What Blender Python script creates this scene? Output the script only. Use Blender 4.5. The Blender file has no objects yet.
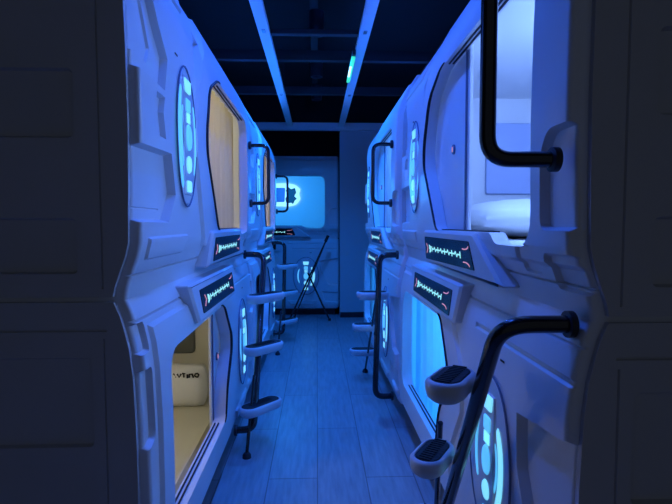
import bpy, bmesh, math, random
from mathutils import Vector, Matrix
from mathutils.geometry import delaunay_2d_cdt
random.seed(7)
C = bpy.context.scene.collection
R = math.radians
PI = math.pi

# ------------------------------------------------------------------ camera, world, exposure, main lights
FPX = 500.0
cd = bpy.data.cameras.new('camera'); cam = bpy.data.objects.new('camera', cd); C.objects.link(cam)
cd.sensor_width = 36; cd.lens = FPX / 672 * 36; cd.clip_start = 0.02
cam.location = (0, 0, 1.25)
cam.rotation_euler = (R(90 - 3.2), 0, R(-2.18))
bpy.context.scene.camera = cam
vs = bpy.context.scene.view_settings
vs.view_transform = 'Standard'; vs.look = 'None'; vs.gamma = 1; vs.use_curve_mapping = False
vs.exposure = 0.0
w = bpy.data.worlds.new('world'); bpy.context.scene.world = w; w.use_nodes = True
bg = w.node_tree.nodes['Background']
bg.inputs[0].default_value = (0.42, 0.50, 0.68, 1); bg.inputs[1].default_value = 0.088

BLUE = (0.028, 0.135, 1.0)
# ceiling spots added to make the blue wash: (y, watts); every one sits in a housing built further down
ADDED_SPOTS = [(1.75, 48), (2.75, 60), (3.9, 105), (5.0, 85), (5.9, 9)]
ADDED_SPOT_Z = 2.70
for y, e in ADDED_SPOTS:
    ld = bpy.data.lights.new('added_spot_light', 'SPOT'); lo = bpy.data.objects.new('added_spot_light', ld)
    C.objects.link(lo); lo.location = (0.0, y, ADDED_SPOT_Z)
    ld.energy = e; ld.color = BLUE if y < 3 else (0.012, 0.19, 1.0); ld.spot_size = R(122); ld.spot_blend = 0.6; ld.shadow_soft_size = 0.02

def lamp_light(name, loc, energy, color, size=0.06):
    ld = bpy.data.lights.new(name, 'POINT'); lo = bpy.data.objects.new(name, ld); C.objects.link(lo)
    lo.location = loc; ld.energy = energy; ld.color = color; ld.shadow_soft_size = size
    return lo

# ------------------------------------------------------------------ materials
def mat(name, col, rough=0.5, metal=0.0, emit=None, es=0.0, noise=0.0, nscale=8.0, bump=0.0, coat=0.0, trans=0.0):
    m = bpy.data.materials.new(name); m.use_nodes = True
    nt = m.node_tree; b = nt.nodes['Principled BSDF']
    b.inputs['Base Color'].default_value = (*col, 1); b.inputs['Roughness'].default_value = rough
    b.inputs['Metallic'].default_value = metal
    b.inputs['Coat Weight'].default_value = coat
    if emit:
        b.inputs['Emission Color'].default_value = (*emit, 1); b.inputs['Emission Strength'].default_value = es
    if noise or bump:
        tc = nt.nodes.new('ShaderNodeTexCoord'); n = nt.nodes.new('ShaderNodeTexNoise')
        n.inputs['Scale'].default_value = nscale; n.inputs['Detail'].default_value = 4
        nt.links.new(tc.outputs['Object'], n.inputs['Vector'])
        if noise:
            r = nt.nodes.new('ShaderNodeMixRGB'); r.blend_type = 'MULTIPLY'; r.inputs[0].default_value = noise
            r.inputs[1].default_value = (*col, 1)
            nt.links.new(n.outputs['Color'], r.inputs[2])
            g = nt.nodes.new('ShaderNodeRGBToBW'); nt.links.new(n.outputs['Color'], g.inputs[0])
            nt.links.new(g.outputs[0], r.inputs[2]); nt.links.new(r.outputs[0], b.inputs['Base Color'])
        if bump:
            bp = nt.nodes.new('ShaderNodeBump'); bp.inputs['Strength'].default_value = bump; bp.inputs['Distance'].default_value = 0.01
            nt.links.new(n.outputs['Fac'], bp.inputs['Height']); nt.links.new(bp.outputs[0], b.inputs['Normal'])
    if trans:
        t = nt.nodes.new('ShaderNodeBsdfTranslucent'); t.inputs[0].default_value = (*col, 1)
        mx = nt.nodes.new('ShaderNodeMixShader'); mx.inputs[0].default_value = trans
        out = nt.nodes['Material Output']
        nt.links.new(b.outputs[0], mx.inputs[1]); nt.links.new(t.outputs[0], mx.inputs[2]); nt.links.new(mx.outputs[0], out.inputs[0])
    return m

M = {}
M['shell'] = mat('white_plastic', (0.78, 0.80, 0.84), 0.36, noise=0.10, nscale=3, coat=0.15)
M['end'] = mat('matt_white_plastic', (0.60, 0.60, 0.62), 0.6, noise=0.15, nscale=5)
M['liner'] = mat('cabin_lining', (0.80, 0.80, 0.80), 0.6)
M['liner_warm'] = mat('cream_lining', (0.80, 0.76, 0.62), 0.6)
M['dark'] = mat('dark_plastic', (0.02, 0.02, 0.03), 0.45)
M['gasket'] = mat('black_rubber', (0.006, 0.006, 0.012), 0.6)
M['screen'] = mat('screen_glass', (0.004, 0.004, 0.012), 0.15)
M['metal'] = mat('black_enamel_tube', (0.012, 0.012, 0.016), 0.22, metal=0.0, coat=0.5)
M['step'] = mat('step_grey_plastic', (0.62, 0.66, 0.72), 0.4)
M['grip'] = mat('step_grip_rubber', (0.01, 0.01, 0.015), 0.7, bump=0.3, nscale=90)
M['cyan'] = mat('cyan_led_lens', (0.3, 0.6, 0.7), 0.3, emit=(0.10, 0.55, 1.0), es=0.8)
M['cyan_hi'] = mat('bright_cyan_led_lens', (0.3, 0.6, 0.7), 0.3, emit=(0.22, 0.75, 1.0), es=0.95)
M['mark'] = mat('display_pixels', (0.1, 0.3, 0.3), 0.4, emit=(0.35, 0.95, 1.0), es=0.9)
M['mark_red'] = mat('display_pixels_pink', (0.3, 0.1, 0.15), 0.4, emit=(1.0, 0.45, 0.6), es=0.55)
M['chrome'] = mat('chrome', (0.6, 0.6, 0.62), 0.15, metal=1.0)
M['bezel'] = mat('led_bezel', (0.70, 0.76, 0.84), 0.25, coat=0.4)
M['bezel_dark'] = mat('dark_led_bezel', (0.16, 0.20, 0.32), 0.25)  # darker tone for panel rim, door edge strip and lock
M['curtain_tan'] = mat('tan_cloth', (0.62, 0.55, 0.38), 0.9, trans=0.5)
M['curtain_blue'] = mat('pale_blue_cloth', (0.62, 0.70, 0.82), 0.9, trans=0.55)
M['bed'] = mat('white_bedding', (0.82, 0.82, 0.82), 0.85, bump=0.4, nscale=14)
M['mattress'] = mat('cream_mattress', (0.74, 0.70, 0.56), 0.85, bump=0.2, nscale=20)
M['grey_panel'] = mat('grey_panel', (0.16, 0.17, 0.15), 0.5)
M['lilac'] = mat('lilac_panel', (0.42, 0.50, 0.74), 0.5)
M['ink'] = mat('black_ink', (0.01, 0.01, 0.01), 0.8)
M['wall'] = mat('painted_wall', (0.62, 0.62, 0.66), 0.8, noise=0.1, nscale=2)
M['wall_dark'] = mat('dark_wall', (0.03, 0.03, 0.04), 0.9, noise=0.3, nscale=2)
M['ceiling'] = mat('black_ceiling', (0.003, 0.003, 0.004), 0.9, noise=0.4, nscale=3)
M['beam'] = mat('dark_beam', (0.018, 0.018, 0.024), 0.7)
M['track'] = mat('white_channel', (0.80, 0.82, 0.86), 0.35, noise=0.12, nscale=3)
M['green'] = mat('green_lamp_lens', (0.1, 0.5, 0.3), 0.4, emit=(0.05, 0.9, 0.45), es=0.9)
M['white_lamp'] = mat('white_lamp_lens', (0.8, 0.8, 0.8), 0.4, emit=(0.75, 1.0, 0.9), es=1.3)
M['lamp_warm'] = mat('warm_lamp_lens', (0.8, 0.8, 0.7), 0.4, emit=(1.0, 0.85, 0.55), es=1.0)
M['lamp_blue'] = mat('blue_lamp_lens', (0.5, 0.6, 0.8), 0.4, emit=(0.2, 0.5, 1.0), es=2.0)
M['rope'] = mat('added_blue_rope', (0.3, 0.4, 0.8), 0.4, emit=(0.03, 0.16, 1.0), es=28.0)  # glow of the ropes added on the roofs as fill light
M['tv_glow'] = mat('screen_white_glow', (0.5, 0.5, 0.5), 0.4, emit=(0.35, 0.80, 1.0), es=1.1)
M['tv'] = mat('screen_blue_picture', (0.02, 0.05, 0.2), 0.2, emit=(0.02, 0.12, 0.6), es=0.6)

def floor_mat():
    m = bpy.data.materials.new('dark_plank_floor'); m.use_nodes = True; nt = m.node_tree; b = nt.nodes['Principled BSDF']
    tc = nt.nodes.new('ShaderNodeTexCoord'); mp = nt.nodes.new('ShaderNodeMapping'); mp.inputs['Rotation'].default_value = (0, 0, R(90))
    br = nt.nodes.new('ShaderNodeTexBrick'); br.inputs['Scale'].default_value = 1.0
    br.inputs['Color1'].default_value = (0.34, 0.37, 0.41, 1); br.inputs['Color2'].default_value = (0.38, 0.41, 0.45, 1)
    br.inputs['Mortar'].default_value = (0.18, 0.18, 0.20, 1); br.inputs['Mortar Size'].default_value = 0.003
    br.inputs['Brick Width'].default_value = 1.2; br.inputs['Row Height'].default_value = 0.24
    nt.links.new(tc.outputs['Object'], mp.inputs[0]); nt.links.new(mp.outputs[0], br.inputs['Vector'])
    n = nt.nodes.new('ShaderNodeTexNoise'); n.inputs['Scale'].default_value = 5; n.inputs['Detail'].default_value = 6
    mp2 = nt.nodes.new('ShaderNodeMapping'); mp2.inputs['Scale'].default_value = (9, 1, 1)
    nt.links.new(tc.outputs['Object'], mp2.inputs[0]); nt.links.new(mp2.outputs[0], n.inputs['Vector'])
    mx = nt.nodes.new('ShaderNodeMixRGB'); mx.blend_type = 'MULTIPLY'; mx.inputs[0].default_value = 0.7
    nt.links.new(br.outputs[0], mx.inputs[1])
    rp = nt.nodes.new('ShaderNodeValToRGB'); rp.color_ramp.elements[0].position = 0.3; rp.color_ramp.elements[0].color = (0.6, 0.6, 0.6, 1)
    rp.color_ramp.elements[1].position = 0.65
    nt.links.new(n.outputs['Fac'], rp.inputs[0]); nt.links.new(rp.outputs[0], mx.inputs[2])
    nt.links.new(mx.outputs[0], b.inputs['Base Color'])
    b.inputs['Roughness'].default_value = 0.30
    bp = nt.nodes.new('ShaderNodeBump'); bp.inputs['Strength'].default_value = 0.12; bp.inputs['Distance'].default_value = 0.003
    nt.links.new(n.outputs['Fac'], bp.inputs['Height']); nt.links.new(bp.outputs[0], b.inputs['Normal'])
    return m
M['floor'] = floor_mat()

# ------------------------------------------------------------------ object helpers
def obj(name, bm, m, parent=None, smooth=None):
    me = bpy.data.meshes.new(name)
    bmesh.ops.remove_doubles(bm, verts=bm.verts, dist=1e-5)
    bmesh.ops.recalc_face_normals(bm, faces=bm.faces)
    bm.to_mesh(me); bm.free()
    me.materials.append(m)
    if smooth is not None:
        for p in me.polygons: p.use_smooth = True
        me.set_sharp_from_angle(angle=R(smooth))
    o = bpy.data.objects.new(name, me); C.objects.link(o)
    if parent: o.parent = parent
    return o
def tag(o, label=None, cat=None, group=None, kind=None):
    if label: o['label'] = label
    if cat: o['category'] = cat
    if group: o['group'] = group
    if kind: o['kind'] = kind
    return o
def empty(name, loc, rz=0):
    o = bpy.data.objects.new(name, None); C.objects.link(o); o.location = loc; o.rotation_euler = (0, 0, rz)
    o.empty_display_size = 0.1
    return o
def kids(o): return list(CH.get(o.name, []))
def copy_tree(o, parent=None, skip=()):
    c = o.copy(); C.objects.link(c); c.parent = parent
    for ch in list(o.children):
        if ch.get('_k') in skip and ch.get('_k'): continue
        copy_tree(ch, c, skip)
    return c
def add_box(bm, lo, hi, bevel=0.0, seg=2):
    x0, y0, z0 = lo; x1, y1, z1 = hi
    vs_ = [bm.verts.new(p) for p in ((x0,y0,z0),(x1,y0,z0),(x1,y1,z0),(x0,y1,z0),(x0,y0,z1),(x1,y0,z1),(x1,y1,z1),(x0,y1,z1))]
    fs = [bm.faces.new([vs_[i] for i in q]) for q in ((0,3,2,1),(4,5,6,7),(0,1,5,4),(1,2,6,5),(2,3,7,6),(3,0,4,7))]
    if bevel:
        es = list({e for f in fs for e in f.edges})
        bmesh.ops.bevel(bm, geom=es, offset=bevel, segments=seg, profile=0.7, affect='EDGES')
def box(name, lo, hi, m, parent=None, bevel=0.0):
    bm = bmesh.new(); add_box(bm, lo, hi, bevel)
    return obj(name, bm, m, parent, 40 if bevel else None)
def add_tube(bm, pts, r, n=12, close=True):
    pts = [Vector(p) for p in pts]; rings = []
    up = None
    for i, p in enumerate(pts):
        if i == 0: t = pts[1] - p
        elif i == len(pts) - 1: t = p - pts[i - 1]
        else: t = (pts[i + 1] - p).normalized() + (p - pts[i - 1]).normalized()
        t.normalize()
        if up is None:
            up = t.orthogonal().normalized()
        else:
            up = (up - t * up.dot(t)).normalized()
        s = t.cross(up)
        rr = r[i] if isinstance(r, (list, tuple)) else r
        rings.append([bm.verts.new(p + (up * math.cos(a) + s * math.sin(a)) * rr) for a in (2 * PI * k / n for k in range(n))])
    for a, b in zip(rings, rings[1:]):
        for k in range(n): bm.faces.new((a[k], a[(k + 1) % n], b[(k + 1) % n], b[k]))
    if close:
        bm.faces.new(rings[0][::-1]); bm.faces.new(rings[-1])
def bend(pts, r, n=7):
    """round the inner corners of a path with radius r"""
    pts = [Vector(p) for p in pts]; out = [pts[0]]
    for a, b, c in zip(pts, pts[1:], pts[2:]):
        u = (a - b).normalized(); v = (c - b).normalized()
        d = min(r, (a - b).length * 0.49, (c - b).length * 0.49)
        p, q = b + u * d, b + v * d
        for k in range(n + 1):
            t = k / n
            out.append(p * (1 - t) ** 2 + b * 2 * t * (1 - t) + q * t * t)
    out.append(pts[-1]); return out
def add_prism(bm, poly, f0, f1, bevel=0.0):
    """closed prism: poly of 2-D points, f0/f1 map a 2-D point to the back and the front"""
    n = len(poly)
    inner = inset(poly, bevel) if bevel else poly
    back = [bm.verts.new(f0(*p)) for p in poly]
    if bevel:
        mid = [bm.verts.new(Vector(f1(*p)) * 1 + (Vector(f0(*p)) - Vector(f1(*p))).normalized() * bevel) for p in poly]
        front = [bm.verts.new(f1(*p)) for p in inner]
        seq = [back, mid, front]
    else:
        front = [bm.verts.new(f1(*p)) for p in poly]; seq = [back, front]
    for A, B in zip(seq, seq[1:]):
        for k in range(n): bm.faces.new((A[k], A[(k + 1) % n], B[(k + 1) % n], B[k]))
    bm.faces.new(back[::-1]); bm.faces.new(front)

# 2-D polygon helpers
def area2(p): return sum(a[0] * b[1] - b[0] * a[1] for a, b in zip(p, p[1:] + p[:1])) / 2
def inset(poly, d):
    s = 1 if area2(poly) > 0 else -1
    n = len(poly); out = []
    for i in range(n):
        a, b, c = Vector(poly[i - 1]), Vector(poly[i]), Vector(poly[(i + 1) % n])
        e1 = (b - a).normalized(); e2 = (c - b).normalized()
        n1 = Vector((-e1.y, e1.x)) * s; n2 = Vector((-e2.y, e2.x)) * s
        m = n1 + n2; k = m.length_squared
        out.append(tuple(b + m * (2 * d / k if k > 0.3 else d)))
    return out
def rounded(poly, r, n=5):
    out = []
    for i in range(len(poly)):
        a, b, c = Vector(poly[i - 1]), Vector(poly[i]), Vector(poly[(i + 1) % len(poly)])
        rr = r[i] if isinstance(r, (list, tuple)) else r
        d = min(rr, (a - b).length * 0.45, (c - b).length * 0.45)
        p = b + (a - b).normalized() * d; q = b + (c - b).normalized() * d
        for k in range(n + 1):
            t = k / n; out.append(tuple(p * (1 - t) ** 2 + b * 2 * t * (1 - t) + q * t * t))
    return out
def inside(p, poly):
    x, y = p; r = False
    for (x0, y0), (x1, y1) in zip(poly, poly[1:] + poly[:1]):
        if (y0 > y) != (y1 > y) and x < (x1 - x0) * (y - y0) / (y1 - y0) + x0: r = not r
    return r
def edist(p, poly):
    best = 9; px, py = p
    for (x0, y0), (x1, y1) in zip(poly, poly[1:] + poly[:1]):
        dx, dy = x1 - x0, y1 - y0; L = dx * dx + dy * dy
        t = 0 if L == 0 else max(0, min(1, ((px - x0) * dx + (py - y0) * dy) / L))
        d = math.hypot(px - x0 - t * dx, py - y0 - t * dy)
        if d < best: best = d
    return best
def height(p, feats):
    h = 0
    for poly, hh, bv in feats:
        if inside(p, poly): h += hh * min(1, edist(p, poly) / bv)
    return h
def sheet(outer, holes, lines, feats, mapfn, back=None, hole_back=None, cap=False):
    """a moulded sheet: a flat region with holes, raised and sunk panels; its rims folded back"""
    V, E = [], []
    def loop(poly):
        b = len(V); V.extend(Vector(p) for p in poly); n = len(poly)
        E.extend((b + i, b + (i + 1) % n) for i in range(n))
    loop(outer)
    for h in holes: loop(h)
    for a, b in lines:
        k = len(V); V.extend((Vector(a), Vector(b))); E.append((k, k + 1))
    for poly, hh, bv in feats:
        loop(poly); loop(inset(poly, bv))
    r = delaunay_2d_cdt(V, E, [], 0, 1e-5)
    pts, faces = r[0], r[2]
    bm = bmesh.new()
    bv_ = [None] * len(pts)
    def gv(i):
        if bv_[i] is None:
            p = tuple(pts[i]); bv_[i] = bm.verts.new(mapfn(p[0], p[1], height(p, feats)))
        return bv_[i]
    cnt = {}
    for f in faces:
        c = (sum(pts[i][0] for i in f) / len(f), sum(pts[i][1] for i in f) / len(f))
        if not inside(c, outer) or any(inside(c, h) for h in holes): continue
        try: bm.faces.new([gv(i) for i in f])
        except ValueError: continue
        for a, b in zip(f, f[1:] + f[:1]): cnt.setdefault((min(a, b), max(a, b)), 0); cnt[(min(a, b), max(a, b))] += 1
    bverts = {}
    for (a, b), k in cnt.items():
        if k != 1: continue
        mid = ((pts[a][0] + pts[b][0]) / 2, (pts[a][1] + pts[b][1]) / 2)
        isout = edist(mid, outer) < 1e-4
        dp = back if isout else hole_back
        if dp is None: continue
        q = []
        for i in (a, b):
            key = (i, isout)
            if key not in bverts: bverts[key] = bm.verts.new(dp(pts[i][0], pts[i][1]))
            q.append(bverts[key])
        bm.faces.new((bv_[a], bv_[b], q[1], q[0]))
    return bm

# ------------------------------------------------------------------ capsule sizes
L = 2.08; DEP = 1.15
PROF_U = [(1.05,-.042),(1.085,-.037),(1.12,-.025),(1.16,-.010),(1.20,0),(1.35,.004),(1.5,.006),(1.7,.004),(1.85,0),(1.93,-.004),(1.99,-.022),(2.05,-.045),(2.11,-.078),(2.17,-.115)]
PROF_L = [(.10,-.03),(.13,-.008),(.17,.004),(.3,.010),(.5,.012),(.7,.010),(.85,.004),(.92,-.004),(.97,-.015),(1.01,-.026),(1.05,-.042)]
def prof(P, v):
    if v <= P[0][0]: return P[0][1]
    for (a, b), (c, d) in zip(P, P[1:]):
        if v <= c: return b + (d - b) * (v - a) / (c - a)
    return P[-1][1]
def corner(u):
    d = min(u, L - u); r = 0.012
    return 0 if d >= r else r - math.sqrt(max(0, r * r - (r - d) ** 2))

OPEN_U = rounded([(.96,1.225),(1.62,1.225),(1.66,1.192),(1.905,1.192),(1.905,1.895),(1.00,1.895),(.80,1.81),(.72,1.62),(.72,1.53)], [.04,.02,.02,.09,.10,.05,.06,.04,.05])
OPEN_L = rounded([(.18,.31),(1.02,.31),(1.07,.48),(1.20,.62),(1.20,.69),(1.05,.865),(.18,.865)], [.08,.04,.06,.04,.04,.05,.09])
FRAME_U = [(.70,1.15),(.55,1.50),(.55,1.60),(.64,1.84),(.80,2.02),(.84,2.12),(2.3,2.12),(2.3,1.15)]
FRAME_L = [(.07,.17),(1.22,.17),(1.25,.40),(1.38,.58),(1.38,.72),(1.22,.88),(1.22,.97),(.07,.97)]

def rev(*p): return list(p)
FEAT_U = [
    (FRAME_U, .013, .012),
    ([(-.2,1.66),(.215,1.65),(.255,1.754),(.17,1.836),(.08,1.965),(-.2,1.965)], -.022, .007),
    ([(-.2,1.70),(.12,1.70),(.15,1.75),(.06,1.93),(-.2,1.93)], -.007, .005),
    ([(.115,1.57),(.15,1.505),(.215,1.505),(.195,1.58),(.215,1.63),(.14,1.63)], -.016, .006),
    ([(-.2,1.455),(.27,1.47),(.315,1.343),(.24,1.255),(-.2,1.255)], -.026, .008),
    ([(-.2,1.296),(.22,1.296),(.215,1.292),(-.2,1.290)], -.004, .0012),
    ([(.60,1.80),(.66,1.80),(.74,1.97),(.65,1.99),(.60,1.92)], -.03, .008),
    ([(.02,1.99),(.50,1.99),(.56,2.08),(.02,2.08)], .010, .008),
    (rounded([(1.955,1.235),(2.12,1.235),(2.12,1.46),(1.99,1.46),(1.955,1.41)], [.03,.001,.001,.03,.03]), -.020, .008),
    (rounded([(1.96,1.10),(2.12,1.10),(2.12,1.185),(1.96,1.185)], [.02,.001,.001,.02]), -.016, .006),
    ([(-.2,1.119),(2.3,1.119),(2.3,1.111),(-.2,1.111)], -.010, .003),
    (rounded([(.05,1.15),(.42,1.15),(.46,1.215),(.05,1.215)], .01, 2), .008, .006),
    (rounded([(1.80,1.125),(1.90,1.125),(1.90,1.20),(1.80,1.20)], .02, 3), -.010, .006),
]
FEAT_L = [
    (FRAME_L, .012, .010),
    ([(-.2,.996),(2.3,.996),(2.3,.987),(-.2,.987)], -.010, .003),
    ([(1.45,.925),(2.3,.925),(2.3,.905),(1.45,.905)], -.008, .005),
    (rounded([(-.05,.90),(.05,.90),(.05,.985),(-.05,.985)], .012, 3), -.016, .006),
    (rounded([(-.05,.62),(.05,.66),(.05,.86),(-.05,.86)], .015, 3), -.018, .006),
    ([(1.83,.76),(2.3,.82),(2.3,.40),(1.95,.43),(1.845,.62)], -.026, .010),
    ([(1.86,.34),(2.3,.31),(2.3,.17),(1.90,.20)], -.016, .008),
    ([(1.40,.22),(1.80,.22),(1.74,.16),(1.44,.16)], .012, .008),
]

def make_shell(kind, root):
    up = kind == 'upper'
    P = PROF_U if up else PROF_L; B = 1.05 if up else 0.0
    v0, v1 = P[0][0], P[-1][0]
    lines = [((0, v), (L, v)) for v, _ in P[1:-1]] + [((u, v0), (u, v1)) for u in (.001,.003,.007,.012,L-.001,L-.003,L-.007,L-.012)]
    def fm(u, v, h): return (prof(P, v) + h - corner(u), u, v - B)
    hole = OPEN_U if up else OPEN_L
    bm = sheet([(0, v0), (L, v0), (L, v1), (0, v1)], [hole], lines, FEAT_U if up else FEAT_L, fm,
               back=lambda u, v: (-DEP, u, v - B), hole_back=lambda u, v: (-.034, u, v - B))
    # back cap
    q = [bm.verts.new(p) for p in ((-DEP,0,v0-B),(-DEP,L,v0-B),(-DEP,L,v1-B),(-DEP,0,v1-B))]
    bm.faces.new(q)
    o = obj('capsule_shell', bm, M['shell'], root, 28)
    # end panels with sunk fields
    if up:
        fields = [[(-.16,1.47),(-.16,1.645),(-1.05,1.645),(-1.05,1.47)], [(-.16,1.12),(-.16,1.265),(-1.05,1.265),(-1.05,1.12)], [(-.16,1.82),(-.16,2.05),(-1.05,2.05),(-1.05,1.82)]]
    else:
        fields = [[(-.13,.66),(-.13,.90),(-1.05,.90),(-1.05,.66)], [(-.13,.22),(-.13,.62),(-1.05,.62),(-1.05,.22)]]
    feats = [(rounded(f, .015, 3), -.012, .005) for f in fields]
    gv = -.30 if up else -.10
    feats.append(([(gv,v0-.1),(gv+.006,v0-.1),(gv+.006,v1+.1),(gv,v1+.1)] if False else [(-1.12,v0+.02),(-1.11,v0+.02),(-1.11,v1-.02),(-1.12,v1-.02)], -.006, .003))
    feats.append(([(-.10,v0+.03),(-.094,v0+.03),(-.094,v1-.10),(-.10,v1-.10)], -.006, .002))
    if not up: feats.append(([(-1.1,.975),(-.09,.975),(-.09,.968),(-1.1,.968)], -.006, .002))
    outer = [(-DEP + .005, v0 + .010)] + [(p - .030, v) for v, p in [(v0 + .010, P[0][1])] + P[1:-1] + [(v1 - .004, P[-1][1])]] + [(-DEP + .005, v1 - .004)]
    for k, (u0, sg) in enumerate(((0, -1), (L, 1))):
        bm = sheet(outer, [], [], feats, lambda p, v, h, u0=u0, sg=sg: (p, u0 + sg * (.014 + h), v - B), back=lambda p, v, u0=u0, sg=sg: (p, u0 - sg * .002, v - B))
        e = obj('end_panel', bm, M['end'], root, 30); e['_k'] = 'end%d' % k
    # gasket round the opening
    bm = bmesh.new()
    hh = inset(hole, -.005)
    keep = [k for k, (u, v) in enumerate(hh) if ((u < 1.30) if up else (u > .95 and not (v < .33 and u < 1.0)))]
    n_ = len(hh); st = next(k for k in keep if (k - 1) % n_ not in keep); run = []
    while st % n_ in keep and len(run) < n_: run.append(hh[st % n_]); st += 1
    ring = [Vector((prof(P, v) + height((u, v), FEAT_U if up else FEAT_L) + .001, u, v - B)) for u, v in run]
    m_ = len(ring)
    add_tube(bm, ring, [.003 + .005 * math.sin(PI * k / (m_ - 1)) ** .6 if 0 < k < m_ - 1 else .003 for k in range(m_)], 6)
    obj('door_gasket', bm, M['gasket'], root, 60)
    # lining (five-sided, open to the opening)
    a, b_, c, d = .05, L - .05, v0 + .02, v1 - .16 if up else v1 - .10
    f, k = -.055, -DEP + .05
    bm = bmesh.new()
    vv = [bm.verts.new(p) for p in ((f,a,c-B),(f,b_,c-B),(f,b_,d-B),(f,a,d-B),(k,a,c-B),(k,b_,c-B),(k,b_,d-B),(k,a,d-B))]
    for q in ((0,1,5,4),(1,2,6,5),(2,3,7,6),(3,0,4,7),(4,5,6,7)): bm.faces.new([vv[i] for i in q])
    o = obj('cabin_lining', bm, M['liner'], root); o['_k'] = 'liner'
    # sill and head tracks
    (s0, s1) = (.90, 1.93) if up else (.18, 1.10)
    vb, vt = (1.225, 1.895) if up else (.31, .865)
    for nm, vz, sg in (('sill_track', vb, 1), ('head_track', vt, -1)):
        bm = bmesh.new()
        for pp in (-.006, -.022):
            add_box(bm, (pp - .003, s0 + .06, vz - B), (pp + .003, 1.60 if up else s1 - .03, vz - B + sg * .004) if sg > 0 else (pp + .003, s1 - .03, vz - B))
            if sg < 0:
                pass
        if sg < 0:
            bm.free(); bm = bmesh.new()
            for pp in (-.006, -.022): add_box(bm, (pp - .003, s0 + .16, vz - B - .004), (pp + .003, s1 - .03, vz - B))
        obj(nm, bm, M['gasket'], root)
    # console housing + screen
    if up: poly = [(.72,1.072),(1.73,1.072),(1.51,1.222),(.77,1.222)]; sc = [(.80,1.092),(1.51,1.100),(1.47,1.193),(.81,1.193)]
    else: poly = [(.50,.885),(1.30,.885),(1.34,1.035),(.42,1.035)]; sc = [(.56,.912),(1.25,.906),(1.25,1.004),(.54,1.004)]
    base = lambda u, v: (-.06, u, v - B)
    tilt = (lambda v: .026 + (v - 1.15) * .10) if up else (lambda v: .026 - (v - .96) * .12)
    bm = bmesh.new(); add_prism(bm, rounded(poly, .015, 3), base, lambda u, v: (tilt(v), u, v - B), .010)
    con = obj('console', bm, M['shell'], root, 30)
    bm = bmesh.new(); add_prism(bm, rounded(sc, .006, 2), lambda u, v: (tilt(v) - .004, u, v - B), lambda u, v: (tilt(v) + .003, u, v - B), .001)
    scr = obj('screen', bm, M['screen'], con)
    # display: pulse line with crossing ticks, arrow head, corner strokes
    us, ue = sc[0][0], sc[1][0]; vm = (sc[0][1] + sc[2][1]) / 2
    def stroke(bm, pts, t=.0035):
        for (ua, va), (ub, vb_) in zip(pts, pts[1:]):
            dd = Vector((ub - ua, vb_ - va)); n_ = Vector((-dd.y, dd.x)).normalized() * t
            q = [(ua + n_.x, va + n_.y), (ub + n_.x, vb_ + n_.y), (ub - n_.x, vb_ - n_.y), (ua - n_.x, va - n_.y)]
            lo = [bm.verts.new((tilt(v) + .0032, u, v - B)) for u, v in q]; hi = [bm.verts.new((tilt(v) + .0042, u, v - B)) for u, v in q]
            bm.faces.new(hi)
            for i in range(4): bm.faces.new((lo[i], lo[(i + 1) % 4], hi[(i + 1) % 4], hi[i]))
    bm = bmesh.new(); W = ue - us
    x0, x1 = us + W * .20, us + W * .80
    pts = []; n = 4
    for i in range(n):
        a = x0 + (x1 - x0) * i / n; s = (x1 - x0) / n
        pts += [(a, vm), (a + s * .35, vm), (a + s * .45, vm + .009), (a + s * .6, vm - .009), (a + s * .7, vm)]
    pts.append((x1, vm)); stroke(bm, pts, .0028)
    for i in range(n + 1):
        a = x0 + (x1 - x0) * i / n
        stroke(bm, [(a, vm - .012), (a, vm + .012)], .004)
    obj('display_pulse_line', bm, M['mark'], scr)
    bm = bmesh.new()
    for dv in (-.016, 0, .012): stroke(bm, [(x0 - .05, vm + dv), (x0 - .02, vm + dv * .3)], .005)
    obj('display_arrow', bm, M['mark'], scr)
    m = 8; cu = us + W * .87
    for sv in (1, -1):
        bm = bmesh.new()
        stroke(bm, [(cu + .05 * math.cos(PI * t / m), vm + sv * (.034 - .012 * math.sin(PI * t / m))) for t in range(m // 2 + 2)], .002)
        obj('display_corner_arc', bm, M['mark_red'], scr)
    bm = bmesh.new()
    stroke(bm, [(us + W * .06, vm + .02), (us + W * .09, vm), (us + W * .05, vm - .022)], .003)
    obj('display_side_stroke', bm, M['mark_red'], scr)
    # light emblem
    uc, vc, sg = (.44, 1.55, -1) if up else (1.65, .55, 1)
    fp = lambda u, v: prof(P, v) - .002
    hw, hh_ = (.12, .235) if up else (.168, .25)
    def ell(a, b, n=40, cu=uc, cv=vc): return [(cu + a * math.cos(2 * PI * k / n), cv + b * math.sin(2 * PI * k / n)) for k in range(n)]
    bm = bmesh.new(); add_prism(bm, ell(hw, hh_), lambda u, v: (fp(u, v) - .02, u, v - B), lambda u, v: (fp(u, v) + .009, u, v - B), .006)
    panel = obj('light_panel', bm, M['bezel'], root, 40)
    bm = bmesh.new(); rg = [(fp(u, v) + .008, u, v - B) for u, v in ell(hw + .004, hh_ + .004, 48)]
    add_tube(bm, rg + rg[:2], .0032, 6, close=False); obj('panel_rim', bm, M['bezel_dark'], panel, 60)
    def raised(name, poly, m, h0=.010, h1=.024, bv=.004):
        h0 *= .6; h1 *= .6; bv *= .7
        if area2(poly) < 0: poly = poly[::-1]
        bm = bmesh.new(); add_prism(bm, poly, lambda u, v: (fp(u, v) + h0, u, v - B), lambda u, v: (fp(u, v) + h1, u, v - B), bv)
        return obj(name, bm, m, panel, 40)
    raised('centre_housing', [(uc - .048, vc + .20), (uc + .048, vc + .20), (uc + .06, vc + .06), (uc + .045, vc), (uc + .06, vc - .07), (uc + .048, vc - .20), (uc - .048, vc - .20), (uc - .06, vc - .07), (uc - .045, vc), (uc - .06, vc + .06)], M['bezel'], .010, .022, .005)
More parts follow.
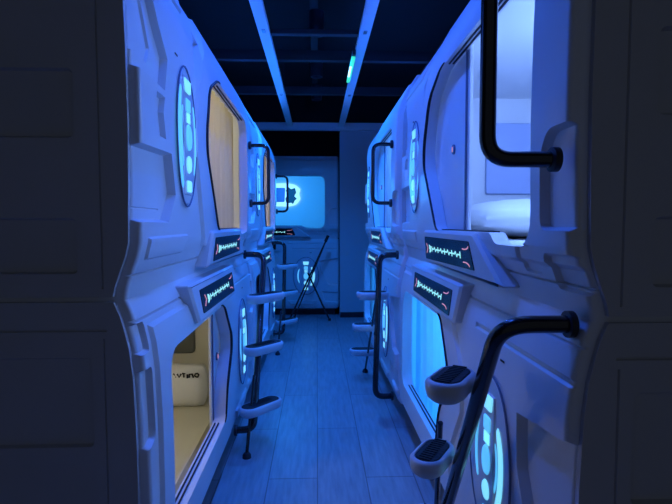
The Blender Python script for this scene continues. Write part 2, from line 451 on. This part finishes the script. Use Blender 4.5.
    raised('light_segment', rounded([(uc - .032, vc + .150), (uc + .032, vc + .150), (uc + .040, vc + .195), (uc - .040, vc + .195)], .006, 2), M['cyan_hi'], .02, .029)
    raised('light_segment', rounded([(uc - .026, vc + .085), (uc + .026, vc + .085), (uc + .026, vc + .130), (uc - .026, vc + .130)], .008, 2), M['cyan'], .02, .028)
    raised('light_segment', ell(.032, .045, 20, uc, vc - .002), M['cyan'], .02, .031, .006)
    raised('light_segment', ell(.028, .030, 18, uc, vc - .095), M['cyan_hi'], .02, .030, .006)
    raised('light_segment', rounded([(uc - .030, vc - .190), (uc + .030, vc - .190), (uc + .026, vc - .150), (uc - .026, vc - .150)], .008, 2), M['cyan_hi'], .02, .029)
    def arc(r0, r1, a0, a1, n=14):
        o_, i_ = [], []
        for k in range(n + 1):
            a = R(a0 + (a1 - a0) * k / n); t = math.sin(PI * k / n) ** .5
            rm = (r0 + r1) / 2; rw = (r1 - r0) / 2 * (0.35 + 0.65 * t)
            o_.append((uc + sg * (rm + rw) * math.cos(a), vc + (rm + rw) * hh_ / hw * math.sin(a)))
            i_.append((uc + sg * (rm - rw) * math.cos(a), vc + (rm - rw) * hh_ / hw * math.sin(a)))
        return o_ + i_[::-1]
    raised('light_crescent', arc(.090, .122, -55, 48), M['cyan_hi'] if not up else M['cyan'], .010, .020)
    raised('inner_light_arc', arc(.068, .080, -50, 42), M['cyan'], .010, .018, .003)
    raised('side_light_bar', arc(-.122, -.100, -38, 38) if False else [(2 * uc - u, v) for u, v in arc(.098, .116, -36, 36)], M['cyan'], .010, .018)
    # heat-sink comb between the segments
    bm = bmesh.new()
    for k in range(7):
        z = vc + .048 + k * .005
        add_box(bm, (fp(0, z) + .011, uc - .022, z - B), (fp(0, z) + .016, uc + .022, z - B + .0022))
    obj('vent_comb', bm, M['cyan_hi'], panel)
    # plinth
    if not up:
        box('plinth', (-DEP + .05, .03, 0), (-.13, L - .03, .10), M['dark'], root)
    # small rivets and slot on the shell
    bm = bmesh.new()
    add_box(bm, (prof(P, 1.76 if up else .78) - .002, .34 if up else 1.70, (1.80 if up else .86) - B), (prof(P, 1.8 if up else .86) + .001, .37 if up else 1.73, (1.803 if up else .863) - B + .003))
    obj('vent_slot', bm, M['gasket'], root)
    # curtain rail inside
    bm = bmesh.new(); zz = (1.94 if up else .90) - B
    add_tube(bm, [(-.064, .06, zz), (-.064, L - .06, zz)], .005, 8); obj('curtain_rail', bm, M['chrome'], root, 60)
    # ceiling lamp inside
    zt = (d - B)
    uu = 1.4 if up else .7
    lp = box('cabin_lamp', (-.72, uu - .10, zt - .03), (-.52, uu + .10, zt - .002), M['shell'], root, .006)
    return root

def add_door(root, kind, du=0):
    up = kind == 'upper'; B = 1.05 if up else 0
    if up: lo, hi = (-.049, .70, 1.19 - B), (-.036, 1.24, 1.92 - B)
    else: lo, hi = (-.049, 1.00, .29 - B), (-.036, 1.26, .885 - B)
    d = box('sliding_door', lo, hi, M['shell'], root, .004)
    e = 1.23 if up else 1.035
    bm = bmesh.new(); add_box(bm, (-.037, e - .022, lo[2] + .02), (-.030, e - .012, hi[2] - .02)); obj('door_edge_strip', bm, M['bezel_dark'], d)
    uc, vc = (1.04, 1.555 - B) if up else (1.12, .60)
    bm = bmesh.new()
    add_tube(bm, [(-.037, uc, vc), (-.030, uc, vc), (-.029, uc, vc)], [.020, .020, .015], 20)
    lk = obj('door_lock', bm, M['bezel_dark'], d, 40)
    bm = bmesh.new(); add_box(bm, (-.0295, uc - .004, vc - .010), (-.026, uc + .004, vc + .010), .001); obj('lock_turn', bm, M['mark_red'], lk)
    return d

# ------------------------------------------------------------------ the setting
def struct(name, lo, hi, m):
    o = box(name, lo, hi, m); o['kind'] = 'structure'; return o
struct('floor', (-1.8, -.6, -.06), (1.9, 8.2, 0), M['floor'])
struct('ceiling', (-1.8, -.6, 2.95), (1.9, 8.2, 3.05), M['ceiling'])
struct('wall_left', (-1.9, -.6, 0), (-1.8, 8.2, 2.95), M['wall_dark'])
struct('wall_right', (1.9, -.6, 0), (2.0, 8.2, 2.95), M['wall_dark'])
struct('wall_far', (-1.8, 8.2, 0), (1.9, 8.3, 2.95), M['wall_dark'])
struct('wall_partition', (.306, 6.65, 0), (1.9, 6.80, 2.47), M['wall'])
struct('trim_1', (-1.8, 6.55, 2.47), (1.9, 6.65, 2.56), M['track'])
o = struct('trim_2', (-1.8, 6.56, 2.56), (1.9, 6.60, 2.95), M['ceiling'])
struct('baseboard_right', (.306, 6.635, 0), (1.9, 6.65, .07), M['dark'])

# hanging white channels
def channel(x, label):
    t = empty('ceiling_channel', (x, 0, 2.50)); tag(t, label, 'ceiling channel', 'white channels under the black ceiling')
    bm = bmesh.new(); add_box(bm, (-.036, .2, 0), (.036, 6.55, .035), .004)
    obj('channel', bm, M['track'], t, 40)
    for y in (1.0, 3.2, 5.4):
        bm = bmesh.new(); add_tube(bm, [(0, y, .03), (0, y, .45)], .004, 6); obj('hanger_rod', bm, M['beam'], t)
    for y in (3.3, 4.9):
        bm = bmesh.new(); add_box(bm, (-.012, y, -.006), (.012, y + .05, 0), .001); obj('joint_clip', bm, M['chrome'], t)
    return t
channel(-.343, 'long blue-lit ceiling channel on the left, above the capsule with the tan curtain')
channel(.318, 'long blue-lit ceiling channel on the right, the one with the green lamp beside it')
for k, (y, z, lab) in enumerate(((3.42, 2.51, 'nearest dark cross bar spanning the two ceiling channels'), (4.3, 2.62, 'faint middle dark cross bar above the two ceiling channels'), (5.4, 2.62, 'dark cross bar nearest the far wall under the black ceiling'))):
    bm = bmesh.new()
    if k == 0: add_box(bm, (-.305, y - .025, z), (.28, y + .025, z + .03), .003)
    else: add_box(bm, (-1.8, y - .03, z), (1.9, y + .03, z + .08), .003)
    tag(obj('ceiling_crossbar', bm, M['beam'], None, 40), lab, 'ceiling bar', 'dark bars across the ceiling')
for k, x in enumerate((-1.1, -.02, 1.2)):
    bm = bmesh.new(); add_box(bm, (x - .03, .2, 2.86), (x + .03, 6.5, 2.95), .003)
    tag(obj('ceiling_joist', bm, M['beam'], None, 40), ('black joist on the ceiling above the left capsule row', 'black joist running down the middle of the ceiling', 'black joist on the ceiling above the right capsule row')[k], 'ceiling joist', 'black joists along the ceiling')
# housings for the added spots
for k, (y, e) in enumerate(ADDED_SPOTS):
    t = empty('added_spotlight', (0, y, 2.86)); tag(t, ('added black ceiling spotlight can nearest the viewer, above the first capsules', 'added black ceiling spotlight can second from the viewer', 'added black ceiling spotlight can in the middle of the row', 'added black ceiling spotlight can fourth from the viewer', 'added black ceiling spotlight can nearest the capsule at the end')[k], 'spotlight', 'added black spotlight cans along the ceiling')
    bm = bmesh.new(); n = 20
    prof_ = [(.0, 0), (.06, 0), (.06, -.17), (.052, -.17), (.052, -.03), (0, -.03)]
    rings = [[bm.verts.new((r * math.cos(2 * PI * j / n), r * math.sin(2 * PI * j / n), z)) for j in range(n)] for r, z in prof_[1:5]]
    for a, b in zip(rings, rings[1:]):
        for j in range(n): bm.faces.new((a[j], a[(j + 1) % n], b[(j + 1) % n], b[j]))
    bm.faces.new(rings[0]); bm.faces.new(rings[-1])
    obj('housing', bm, M['dark'], t, 40)
# blue rope lights added on the capsule roofs to brighten the channels, out of the viewer's sight
for x, y0, y1, lab in ((-.72, 1.4, 5.3, 'added blue rope light, unseen on the roofs of the left capsules'), (.80, 1.2, 5.1, 'added blue rope light, unseen on the roofs of the right capsules')):
    bm = bmesh.new(); add_tube(bm, [(x, y0, 2.183), (x, y1, 2.183)], .011, 8)
    tag(obj('added_rope_light', bm, M['rope'], None, 60), lab, 'added rope light')
# green lamp on the right channel
t = empty('emergency_light', (.270, 3.98, 2.47)); tag(t, 'small glowing green and white emergency lamp beside the right ceiling channel', 'light')
box('lamp_body', (-.012, -.33, -.004), (.012, .37, .03), M['dark'], t, .003)
box('lamp_lens', (-.016, -.28, -.020), (.012, .34, -.003), M['green'], t, .004)
box('lamp_tube', (-.018, -.10, -.026), (-.002, .16, -.019), M['white_lamp'], t, .003)

# ------------------------------------------------------------------ capsules
XL, YL, XR, YR = -.460, 1.33, .527, 1.01
protoU = empty('sleeping_capsule', (XL, YL, 1.05)); make_shell('upper', protoU)
protoL = empty('sleeping_capsule', (XL, YL, 0)); make_shell('lower', protoL)
GU, GL = 'upper white sleeping capsules', 'lower white sleeping capsules'
tag(protoU, 'nearest upper left white sleeping capsule with a tan curtain in its opening', 'sleeping capsule', GU)
tag(protoL, 'nearest lower left white sleeping capsule, open, with a cream lit bed inside', 'sleeping capsule', GL)
def place(proto, loc, rz, label, grp, skip):
    c = copy_tree(proto, None, skip); c.location = loc; c.rotation_euler = (0, 0, rz); tag(c, label, 'sleeping capsule', grp); return c
G = .003
lu2 = place(protoU, (XL, YL + L + .03, 1.05), 0, 'second upper left sleeping capsule, beyond the first ladder on the left', GU, ())
ll2 = place(protoL, (XL, YL + L + .03, 0), 0, 'second lower left sleeping capsule, behind the first left ladder steps', GL, ())
ru1 = place(protoU, (XR, YR + L, 1.05), PI, 'nearest upper right sleeping capsule with a bright open doorway and lilac bed cabin', GU, ())
rl1 = place(protoL, (XR, YR + L, 0), PI, 'nearest lower right sleeping capsule with a glowing cyan curtain', GL, ())
ru2 = place(protoU, (XR - .022, YR + 2 * L + .03, 1.05), PI, 'second upper right sleeping capsule, behind the far thin grab handle', GU, ())
rl2 = place(protoL, (XR - .022, YR + 2 * L + .03, 0), PI, 'second lower right sleeping capsule, behind the far right ladder', GL, ())
eu = place(protoU, (-1.80, 6.75, 1.05), -PI / 2, 'upper sleeping capsule across the corridor end with a cyan-lit window and screen inside', GU, ())
el = place(protoL, (-1.80, 6.75, 0), -PI / 2, 'lower sleeping capsule across the corridor end, behind the black folding stand', GL, ())
PODS = dict(lu1=protoU, ll1=protoL, lu2=lu2, ll2=ll2, ru1=ru1, rl1=rl1, ru2=ru2, rl2=rl2, eu=eu, el=el)
for o in (ru1, lu2, ru2): add_door(o, 'upper')
for o in (protoL, ll2, rl2, el): add_door(o, 'lower')
# status lights beside the end window
bm = bmesh.new()
for k, (du, dv, s) in enumerate([(0,0,.006),(.01,.02,.005),(-.012,.035,.004),(.012,.052,.006),(.0,.075,.007),(-.01,.10,.005),(.008,.125,.006),(-.004,.15,.004),(.012,.18,.005),(.018,.205,.004),(-.012,-.02,.005),(.012,-.04,.006),(.02,-.06,.004)]):
    add_box(bm, (.022, 1.955 + du - s, .40 + dv - s), (.028, 1.955 + du + s, .40 + dv + s * 1.6))
obj('status_lights', bm, M['bezel'], eu)

# world position of a point given in capsule coordinates (v absolute)
def loc_of(o, p, u, v):
    rz = o.rotation_euler.z; c, s = math.cos(rz), math.sin(rz)
    return (o.location.x + p * c - u * s, o.location.y + p * s + u * c, v)
WARM = (1.0, 0.78, 0.42); CY = (0.02, 0.30, 1.0); LAV = (0.20, 0.38, 1.0)
lamp_light('cabin_light', loc_of(PODS['lu1'], -.62, 1.4, 1.90), 6, (1.0, .90, .64))
lamp_light('cabin_light', loc_of(PODS['lu2'], -.62, 1.4, 1.90), 7, (.9, .74, .6))
lamp_light('cabin_light', loc_of(PODS['ll1'], -.62, .7, .83), 3.4, (1.0, .93, .74))
lamp_light('cabin_light', loc_of(PODS['ru1'], -.62, 1.4, 1.88), 22, LAV)
lamp_light('cabin_light', loc_of(PODS['rl1'], -.55, .7, .80), 20, CY)
lamp_light('cabin_light', loc_of(PODS['ru2'], -.55, 1.4, 1.88), 14, (.1, .35, 1))
lamp_light('cabin_light', loc_of(PODS['rl2'], -.55, .7, .80), 10, CY)
lamp_light('cabin_light', loc_of(PODS['eu'], -.45, 1.3, 1.75), 12, (.012, .30, 1.0), .2)
# lining colours that differ
def reliner(o, m):
    for ch in o.children:
        if ch.name.startswith('cabin_lining'):
            ch.data = ch.data.copy(); ch.data.materials[0] = m
reliner(PODS['ll1'], M['liner_warm'])

# curtains
def curtain(pod, u0, u1, v0, v1, m, label, amp=.010, waves=11, p0=-.071, seed=1):
    rnd = random.Random(seed)
    ph = [rnd.uniform(0, 6) for _ in range(3)]
    t = bmesh.new(); nu, nv = 110, 8; g = []
    for i in range(nu + 1):
        a = i / nu; row = []
        for j in range(nv + 1):
            b = j / nv
            x = p0 + amp * (math.sin(a * waves * 2 * PI + ph[0] + .5 * b) + .5 * math.sin(a * waves * 3.7 * PI + ph[1]) ) * (.6 + .4 * (1 - b)) - .014
            row.append(t.verts.new((x, u0 + (u1 - u0) * a, (v0 + (v1 - v0) * b))))
        g.append(row)
    for i in range(nu):
        for j in range(nv): t.faces.new((g[i][j], g[i + 1][j], g[i + 1][j + 1], g[i][j + 1]))
    o = obj('curtain', t, m, None, 80)
    o.location = (pod.location.x, pod.location.y, 0); o.rotation_euler = pod.rotation_euler
    tag(o, label, 'curtain'); return o
curtain(PODS['lu1'], .60, 1.97, 1.115, 1.945, M['curtain_tan'], 'tan curtain drawn across the nearest upper left capsule', seed=2)
curtain(PODS['lu2'], .60, 1.97, 1.115, 1.945, M['curtain_tan'], 'narrow strip of tan curtain in the second upper left capsule', seed=3)
curtain(PODS['rl1'], .09, 1.35, .17, .902, M['curtain_blue'], 'glowing cyan curtain drawn inside the nearest lower right capsule', seed=4, waves=8, amp=.008)
curtain(PODS['ru2'], .60, 1.97, 1.115, 1.945, M['curtain_blue'], 'pale blue curtain in the second upper right capsule behind the thin handle', seed=5)
curtain(PODS['rl2'], .09, 1.35, .17, .902, M['curtain_blue'], 'blue curtain in the second lower right capsule behind the ladder', seed=6)
curtain(PODS['ll2'], .09, 1.35, .17, .902, M['curtain_blue'], 'blue curtain in the second lower left capsule behind the ladder steps', seed=7)

# bedding
def put(o, pod, z=0):
    o.location = (pod.location.x, pod.location.y, z); o.rotation_euler = pod.rotation_euler
def slab(name, lo, hi, m, pod, label, cat, puff=.0, bevel=.03, seed=1):
    bm = bmesh.new(); add_box(bm, lo, hi, 0)
    bmesh.ops.subdivide_edges(bm, edges=bm.edges[:], cuts=9, use_grid_fill=True)
    rnd = random.Random(seed)
    cx, cy, cz = [(a + b) / 2 for a, b in zip(lo, hi)]; sx, sy, sz = [(b - a) / 2 for a, b in zip(lo, hi)]
    for v in bm.verts:
        x, y, z = (v.co.x - cx) / sx, (v.co.y - cy) / sy, (v.co.z - cz) / sz
        k = (1 - abs(x) ** 4) * (1 - abs(y) ** 4)
        zz = z * (1 - puff + puff * k)
        v.co.z = cz + sz * (zz if z > 0 or puff > .5 else z) + (rnd.uniform(-1, 1) * .003 if z > 0 else 0)
        if puff:
            v.co.x = cx + sx * x * (1 - .06 * puff * abs(y) ** 3 - .05 * abs(z) ** 2)
            v.co.y = cy + sy * y * (1 - .06 * puff * abs(x) ** 3 - .05 * abs(z) ** 2)
    o = obj(name, bm, m, None, 70); put(o, pod); tag(o, label, cat); return o
slab('mattress', (-1.08, .08, .124), (-.13, 2.0, .17), M['mattress'], PODS['ll1'], 'cream mattress inside the nearest lower left capsule', 'mattress')
slab('mattress', (-1.08, .08, 1.075), (-.13, 2.0, 1.18), M['bed'], PODS['ru1'], 'white mattress inside the bright upper right capsule', 'mattress', seed=2)
slab('duvet', (-1.05, .12, 1.186), (-.16, 1.05, 1.37), M['bed'], PODS['ru1'], 'puffy white duvet on the bed of the bright upper right capsule', 'duvet', puff=.6, seed=3)
slab('mattress', (-1.08, .08, 1.075), (-.13, 2.0, 1.18), M['bed'], PODS['eu'], 'mattress inside the cyan-lit capsule across the corridor end', 'mattress', seed=4)

# ------------------------------------------------------------------ ladders and handles
def step_at(root, c, yaw, hl=.05, r=.06):
    """stadium tread with a rubber pad; c = (p, u, v) centre of the top"""
    n = 12
    def stad(hl, r):
        pts = []
        for k in range(n + 1): a = -PI / 2 + PI * k / n; pts.append((hl + r * math.cos(a), r * math.sin(a)))
        for k in range(n + 1): a = PI / 2 + PI * k / n; pts.append((-hl + r * math.cos(a), r * math.sin(a)))
        return pts
    ca, sa = math.cos(yaw), math.sin(yaw)
    def mp(z): return lambda x, y: (c[0] + x * ca - y * sa, c[1] + x * sa + y * ca, c[2] + z)
    bm = bmesh.new()
    P0 = stad(hl, r); rings = []
    for off, z in ((-.018, -.052), (-.005, -.042), (0, -.024), (0, -.006), (-.006, 0), (-.012, .001), (-.014, -.005)):
        rings.append([bm.verts.new(mp(z)(*p)) for p in stad(hl, r + off)])
    m = len(P0)
    for a, b in zip(rings, rings[1:]):
        for k in range(m): bm.faces.new((a[k], a[(k + 1) % m], b[(k + 1) % m], b[k]))
    bm.faces.new(rings[0][::-1]); bm.faces.new(rings[-1])
    s = obj('step', bm, M['step'], root, 50)
    bm = bmesh.new(); add_prism(bm, stad(hl, r - .015), mp(-.005), mp(.002), .002)
    for k in range(-5, 6):
        w_ = .018; x = k * .014
        a = [mp(.002)(x - .003, -w_), mp(.002)(x + .003, -w_), mp(.002)(x + .003, w_), mp(.002)(x - .003, w_)]
        b = [(q[0], q[1], q[2] + .003) for q in a]
        va = [bm.verts.new(q) for q in a]; vb_ = [bm.verts.new(q) for q in b]
        bm.faces.new(vb_)
        for i in range(4): bm.faces.new((va[i], va[(i + 1) % 4], vb_[(i + 1) % 4], vb_[i]))
    obj('grip_pad', bm, M['grip'], s)
    return s

def ladder(pod, label, u0=1.98, p=.112, top=1.05, main=.62, bot=.13, tube=.019, strut=None, steps=((.82,.21),(.54,.36),(.25,.54)), yaw=.85, sp=.030, pb=None, hl=.05, sr=.058, name='capsule_ladder', foot_u=None):
    root = empty(name, (pod.location.x, pod.location.y, 0)); root.rotation_euler = pod.rotation_euler
    tag(root, label, 'ladder', 'black tube ladders with round steps')
    pb = p if pb is None else pb
    path = bend([(-.022, u0, top), (p, u0, top), (pb, u0 - main, bot), (.010, u0 - main - .01, bot)], .07, 8)
    bm = bmesh.new(); add_tube(bm, path, tube, 14); obj('rail', bm, M['metal'], root, 60)
    for q, pp in ((u0, -.022), (u0 - main - .01, .010)):
        zz = top if q == u0 else bot
        bm = bmesh.new(); add_tube(bm, [(pp, q, zz), (pp + .014, q, zz)], .029, 18); obj('wall_collar', bm, M['dark'], root, 40)
    s0, s1, z0 = strut
    bm = bmesh.new(); add_tube(bm, [(p - .012 + sp * .2, s0, z0), (pb - .03, s1, .02)], .009, 10); obj('brace_strut', bm, M['metal'], root, 60)
    bm = bmesh.new(); add_tube(bm, [(pb - .03, s1, 0), (pb - .03, s1, .018), (pb - .03, s1, .03)], [.024, .022, .012], 18); obj('foot', bm, M['dark'], root, 40)
    for v, du in steps:
        q = step_at(root, (p + sp, u0 - du, v), yaw, hl, sr)
    return root
def grab(pod, label, u0=1.97, p=.145, v0=1.385, v1=1.76, tube=.012):
    root = empty('grab_handle', (pod.location.x, pod.location.y, v0)); root.rotation_euler = pod.rotation_euler
    tag(root, label, 'handle', 'black tube grab handles on the capsule fronts')
    path = bend([(.024, u0, 0), (p, u0, 0), (p, u0, v1 - v0), (.020, u0, v1 - v0)], .05, 8)
    bm = bmesh.new(); add_tube(bm, path, tube, 14); obj('handle_tube', bm, M['metal'], root, 60)
    for z in (0, v1 - v0):
        bm = bmesh.new(); f_ = .0225 if z == 0 else .0185; add_tube(bm, [(f_, u0, z), (f_ + .014, u0, z), (f_ + .017, u0, z)], [.026, .026, .020], 20)
        obj('mounting_flange', bm, M['dark'], root, 40)
    return root
P_ = PODS
ladder(P_['ll1'], 'nearest ladder on the left, black tube with three round steps', hl=.082, strut=(1.46, 1.30, .40))
ladder(P_['ll2'], 'far ladder on the left, just before the end capsules', hl=.082, strut=(1.46, 1.30, .40), main=.3, steps=((.82,.06),(.54,.12),(.25,.18)))
ladder(P_['rl1'], 'nearest ladder on the right with thick black tube and big round steps', p=.138, u0=2.045, top=1.035, main=.66, pb=.10, strut=(1.55, 1.22, .62), steps=((.875,.17),(.595,.36),(.31,.50)), yaw=1.0, sp=.055, hl=.042, sr=.050)
ladder(P_['rl2'], 'far ladder on the right with a black loop rail and slanting strut', p=.10, main=-.04, pb=.13, strut=(1.90, 1.05, .86), steps=((.80,.08),(.50,.50),(.24,.78)), yaw=0, sp=.035)
grab(P_['lu1'], 'nearest black grab handle on the left, beyond the tan curtain')
grab(P_['lu2'], 'far black grab handle on the left, in front of the cyan window')
grab(P_['ru1'], 'large black grab handle at upper right crossing the bright doorway', tube=.017, u0=2.05, p=.172)
grab(P_['ru2'], 'far thin black grab handle on the right capsule row', u0=1.98)

# ------------------------------------------------------------------ things inside the capsules
# nearest lower left: grey niche panel, printed pillow pack
pod = P_['ll1']
t = empty('wall_panel', (pod.location.x, pod.location.y, 0)); tag(t, 'dark grey rounded panel on the end wall of the cream lit capsule', 'wall panel')
bm = bmesh.new(); add_prism(bm, rounded([(-1.0,.385),(-.36,.385),(-.36,.86),(-1.0,.86)], .03, 4), lambda p, v: (p, 2.028, v), lambda p, v: (p, 2.010, v), .006)
obj('panel_face', bm, M['grey_panel'], t, 40)
bm = bmesh.new(); add_box(bm, (-.98, 2.006, .555), (-.42, 2.011, .56)); obj('panel_seam', bm, M['gasket'], t)
t = empty('pillow', (pod.location.x - .52, pod.location.y + 1.62, .173)); t.rotation_euler = (0, 0, -PI / 2); tag(t, 'cream pillow with black printed script, standing in the lower left capsule', 'pillow')
bm = bmesh.new(); add_box(bm, (-.08, -.33, 0), (.08, .33, .25)); bmesh.ops.subdivide_edges(bm, edges=bm.edges[:], cuts=9, use_grid_fill=True)
for v in bm.verts:
    x, y, z = v.co.x / .08, v.co.y / .33, (v.co.z - .125) / .125
    k = (1 - abs(y) ** 4) * (1 - abs(z) ** 4)
    v.co.x = .08 * x * (.25 + .75 * k) + .004 * math.sin(20 * y + 9 * z); v.co.y *= 1 - .07 * abs(z) ** 3; v.co.z = .125 + (v.co.z - .125) * (1 - .05 * abs(y) ** 3)
obj('pillow_body', bm, M['bed'], t, 80)
bm = bmesh.new(); rnd = random.Random(5); y = .055
for k, (kind, w_) in enumerate((('e', .018), ('o', .026), ('e', .018), ('a', .024), ('v', .022), ('t', .018), ('i', .008), ('n', .024), ('o', .024))):
    z0 = .198 + rnd.uniform(-.003, .003)
    shp = {'e': [(1, -.8), (0, -.9), (0, .9), (1, .8)], 'o': [(.5, -1), (0, -.3), (.2, .8), (.7, 1), (1, .2), (.8, -.8), (.5, -1)], 'a': [(0, -1), (.5, 1), (1, -1)],
           'v': [(0, .9), (.5, -1), (1, .9)], 't': [(0, 1), (1, 1), (.5, 1), (.5, -1)], 'i': [(.5, 1), (.5, -1)], 'n': [(0, -1), (0, .8), (.7, .9), (1, -1)]}[kind]
    add_tube(bm, [(.064, y + w_ * a, z0 + .011 * b) for a, b in shp], .005, 6); y += w_ + .007
obj('printed_script', bm, M['ink'], t)

# nearest upper right: lilac niche panel, white shelf lip
pod = P_['ru1']
def put_l(x): return x
t = empty('wall_panel', (pod.location.x, pod.location.y, 0)); t.rotation_euler = (0, 0, PI); tag(t, 'lilac square panel on the far end wall of the bright upper right capsule', 'wall panel')
bm = bmesh.new(); add_prism(bm, rounded([(-1.05,1.43),(-.50,1.43),(-.50,1.86),(-1.05,1.86)], .02, 4), lambda p, v: (p, .052, v), lambda p, v: (p, .070, v), .006)
obj('panel_face', bm, M['lilac'], t, 40)

# end capsule: screen with glowing edge
pod = P_['eu']
t = empty('television', (-.52, 7.82, 1.52)); tag(t, 'small screen with glowing white edge inside the cyan-lit end window', 'television')
bm = bmesh.new(); add_prism(bm, rounded([(-.36,.02),(.08,.0),(.20,.03),(.27,.12),(.24,.20),(.27,.27),(.18,.34),(.05,.36),(-.36,.35)], .03, 3), lambda u, v: (u, .02, v), lambda u, v: (u, 0, v), .003)
obj('glowing_edge', bm, M['tv_glow'], t)
bm = bmesh.new(); add_prism(bm, rounded([(-.34,.07),(.02,.07),(.03,.29),(-.34,.29)], .02, 3), lambda u, v: (u, -.002, v), lambda u, v: (u, -.014, v), .002)
obj('screen', bm, M['tv'], t)
bm = bmesh.new(); add_prism(bm, [(.05,.05),(.12,.06),(.15,.04),(.18,.10),(.21,.12),(.17,.16),(.20,.22),(.18,.29),(.12,.27),(.07,.31),(.04,.25),(.06,.18),(.03,.12)], lambda u, v: (u, -.002, v), lambda u, v: (u, -.010, v), .002)
obj('dark_emblem', bm, M['screen'], t)

# folding stand at the corridor end
t = empty('folding_stand', (-.03, 6.40, 0)); tag(t, 'black folding stand with crossed legs in front of the end capsules', 'stand')
def bar(nm, a, b, r=.011):
    bm = bmesh.new(); add_tube(bm, [a, b], r, 10); obj(nm, bm, M['metal'], t, 60)
bar('leg', (-.33, .02, .01), (.16, .10, 1.06)); bar('leg', (.19, .02, .01), (-.09, .06, .62))
bar('leg', (-.27, .22, .01), (.16, .14, 1.06), .009)
bar('crossbar', (-.26, .02, .16), (.12, .02, .16), .007)
bar('top_knob', (.14, .10, 1.02), (.175, .11, 1.10), .02)
for q in ((-.33, .02), (.19, .02), (-.27, .22)):
    bm = bmesh.new(); add_tube(bm, [(q[0], q[1], 0), (q[0], q[1], .03)], .018, 12); obj('rubber_foot', bm, M['dark'], t, 40)

for o in bpy.data.objects:
    if '_k' in o.keys(): del o['_k']
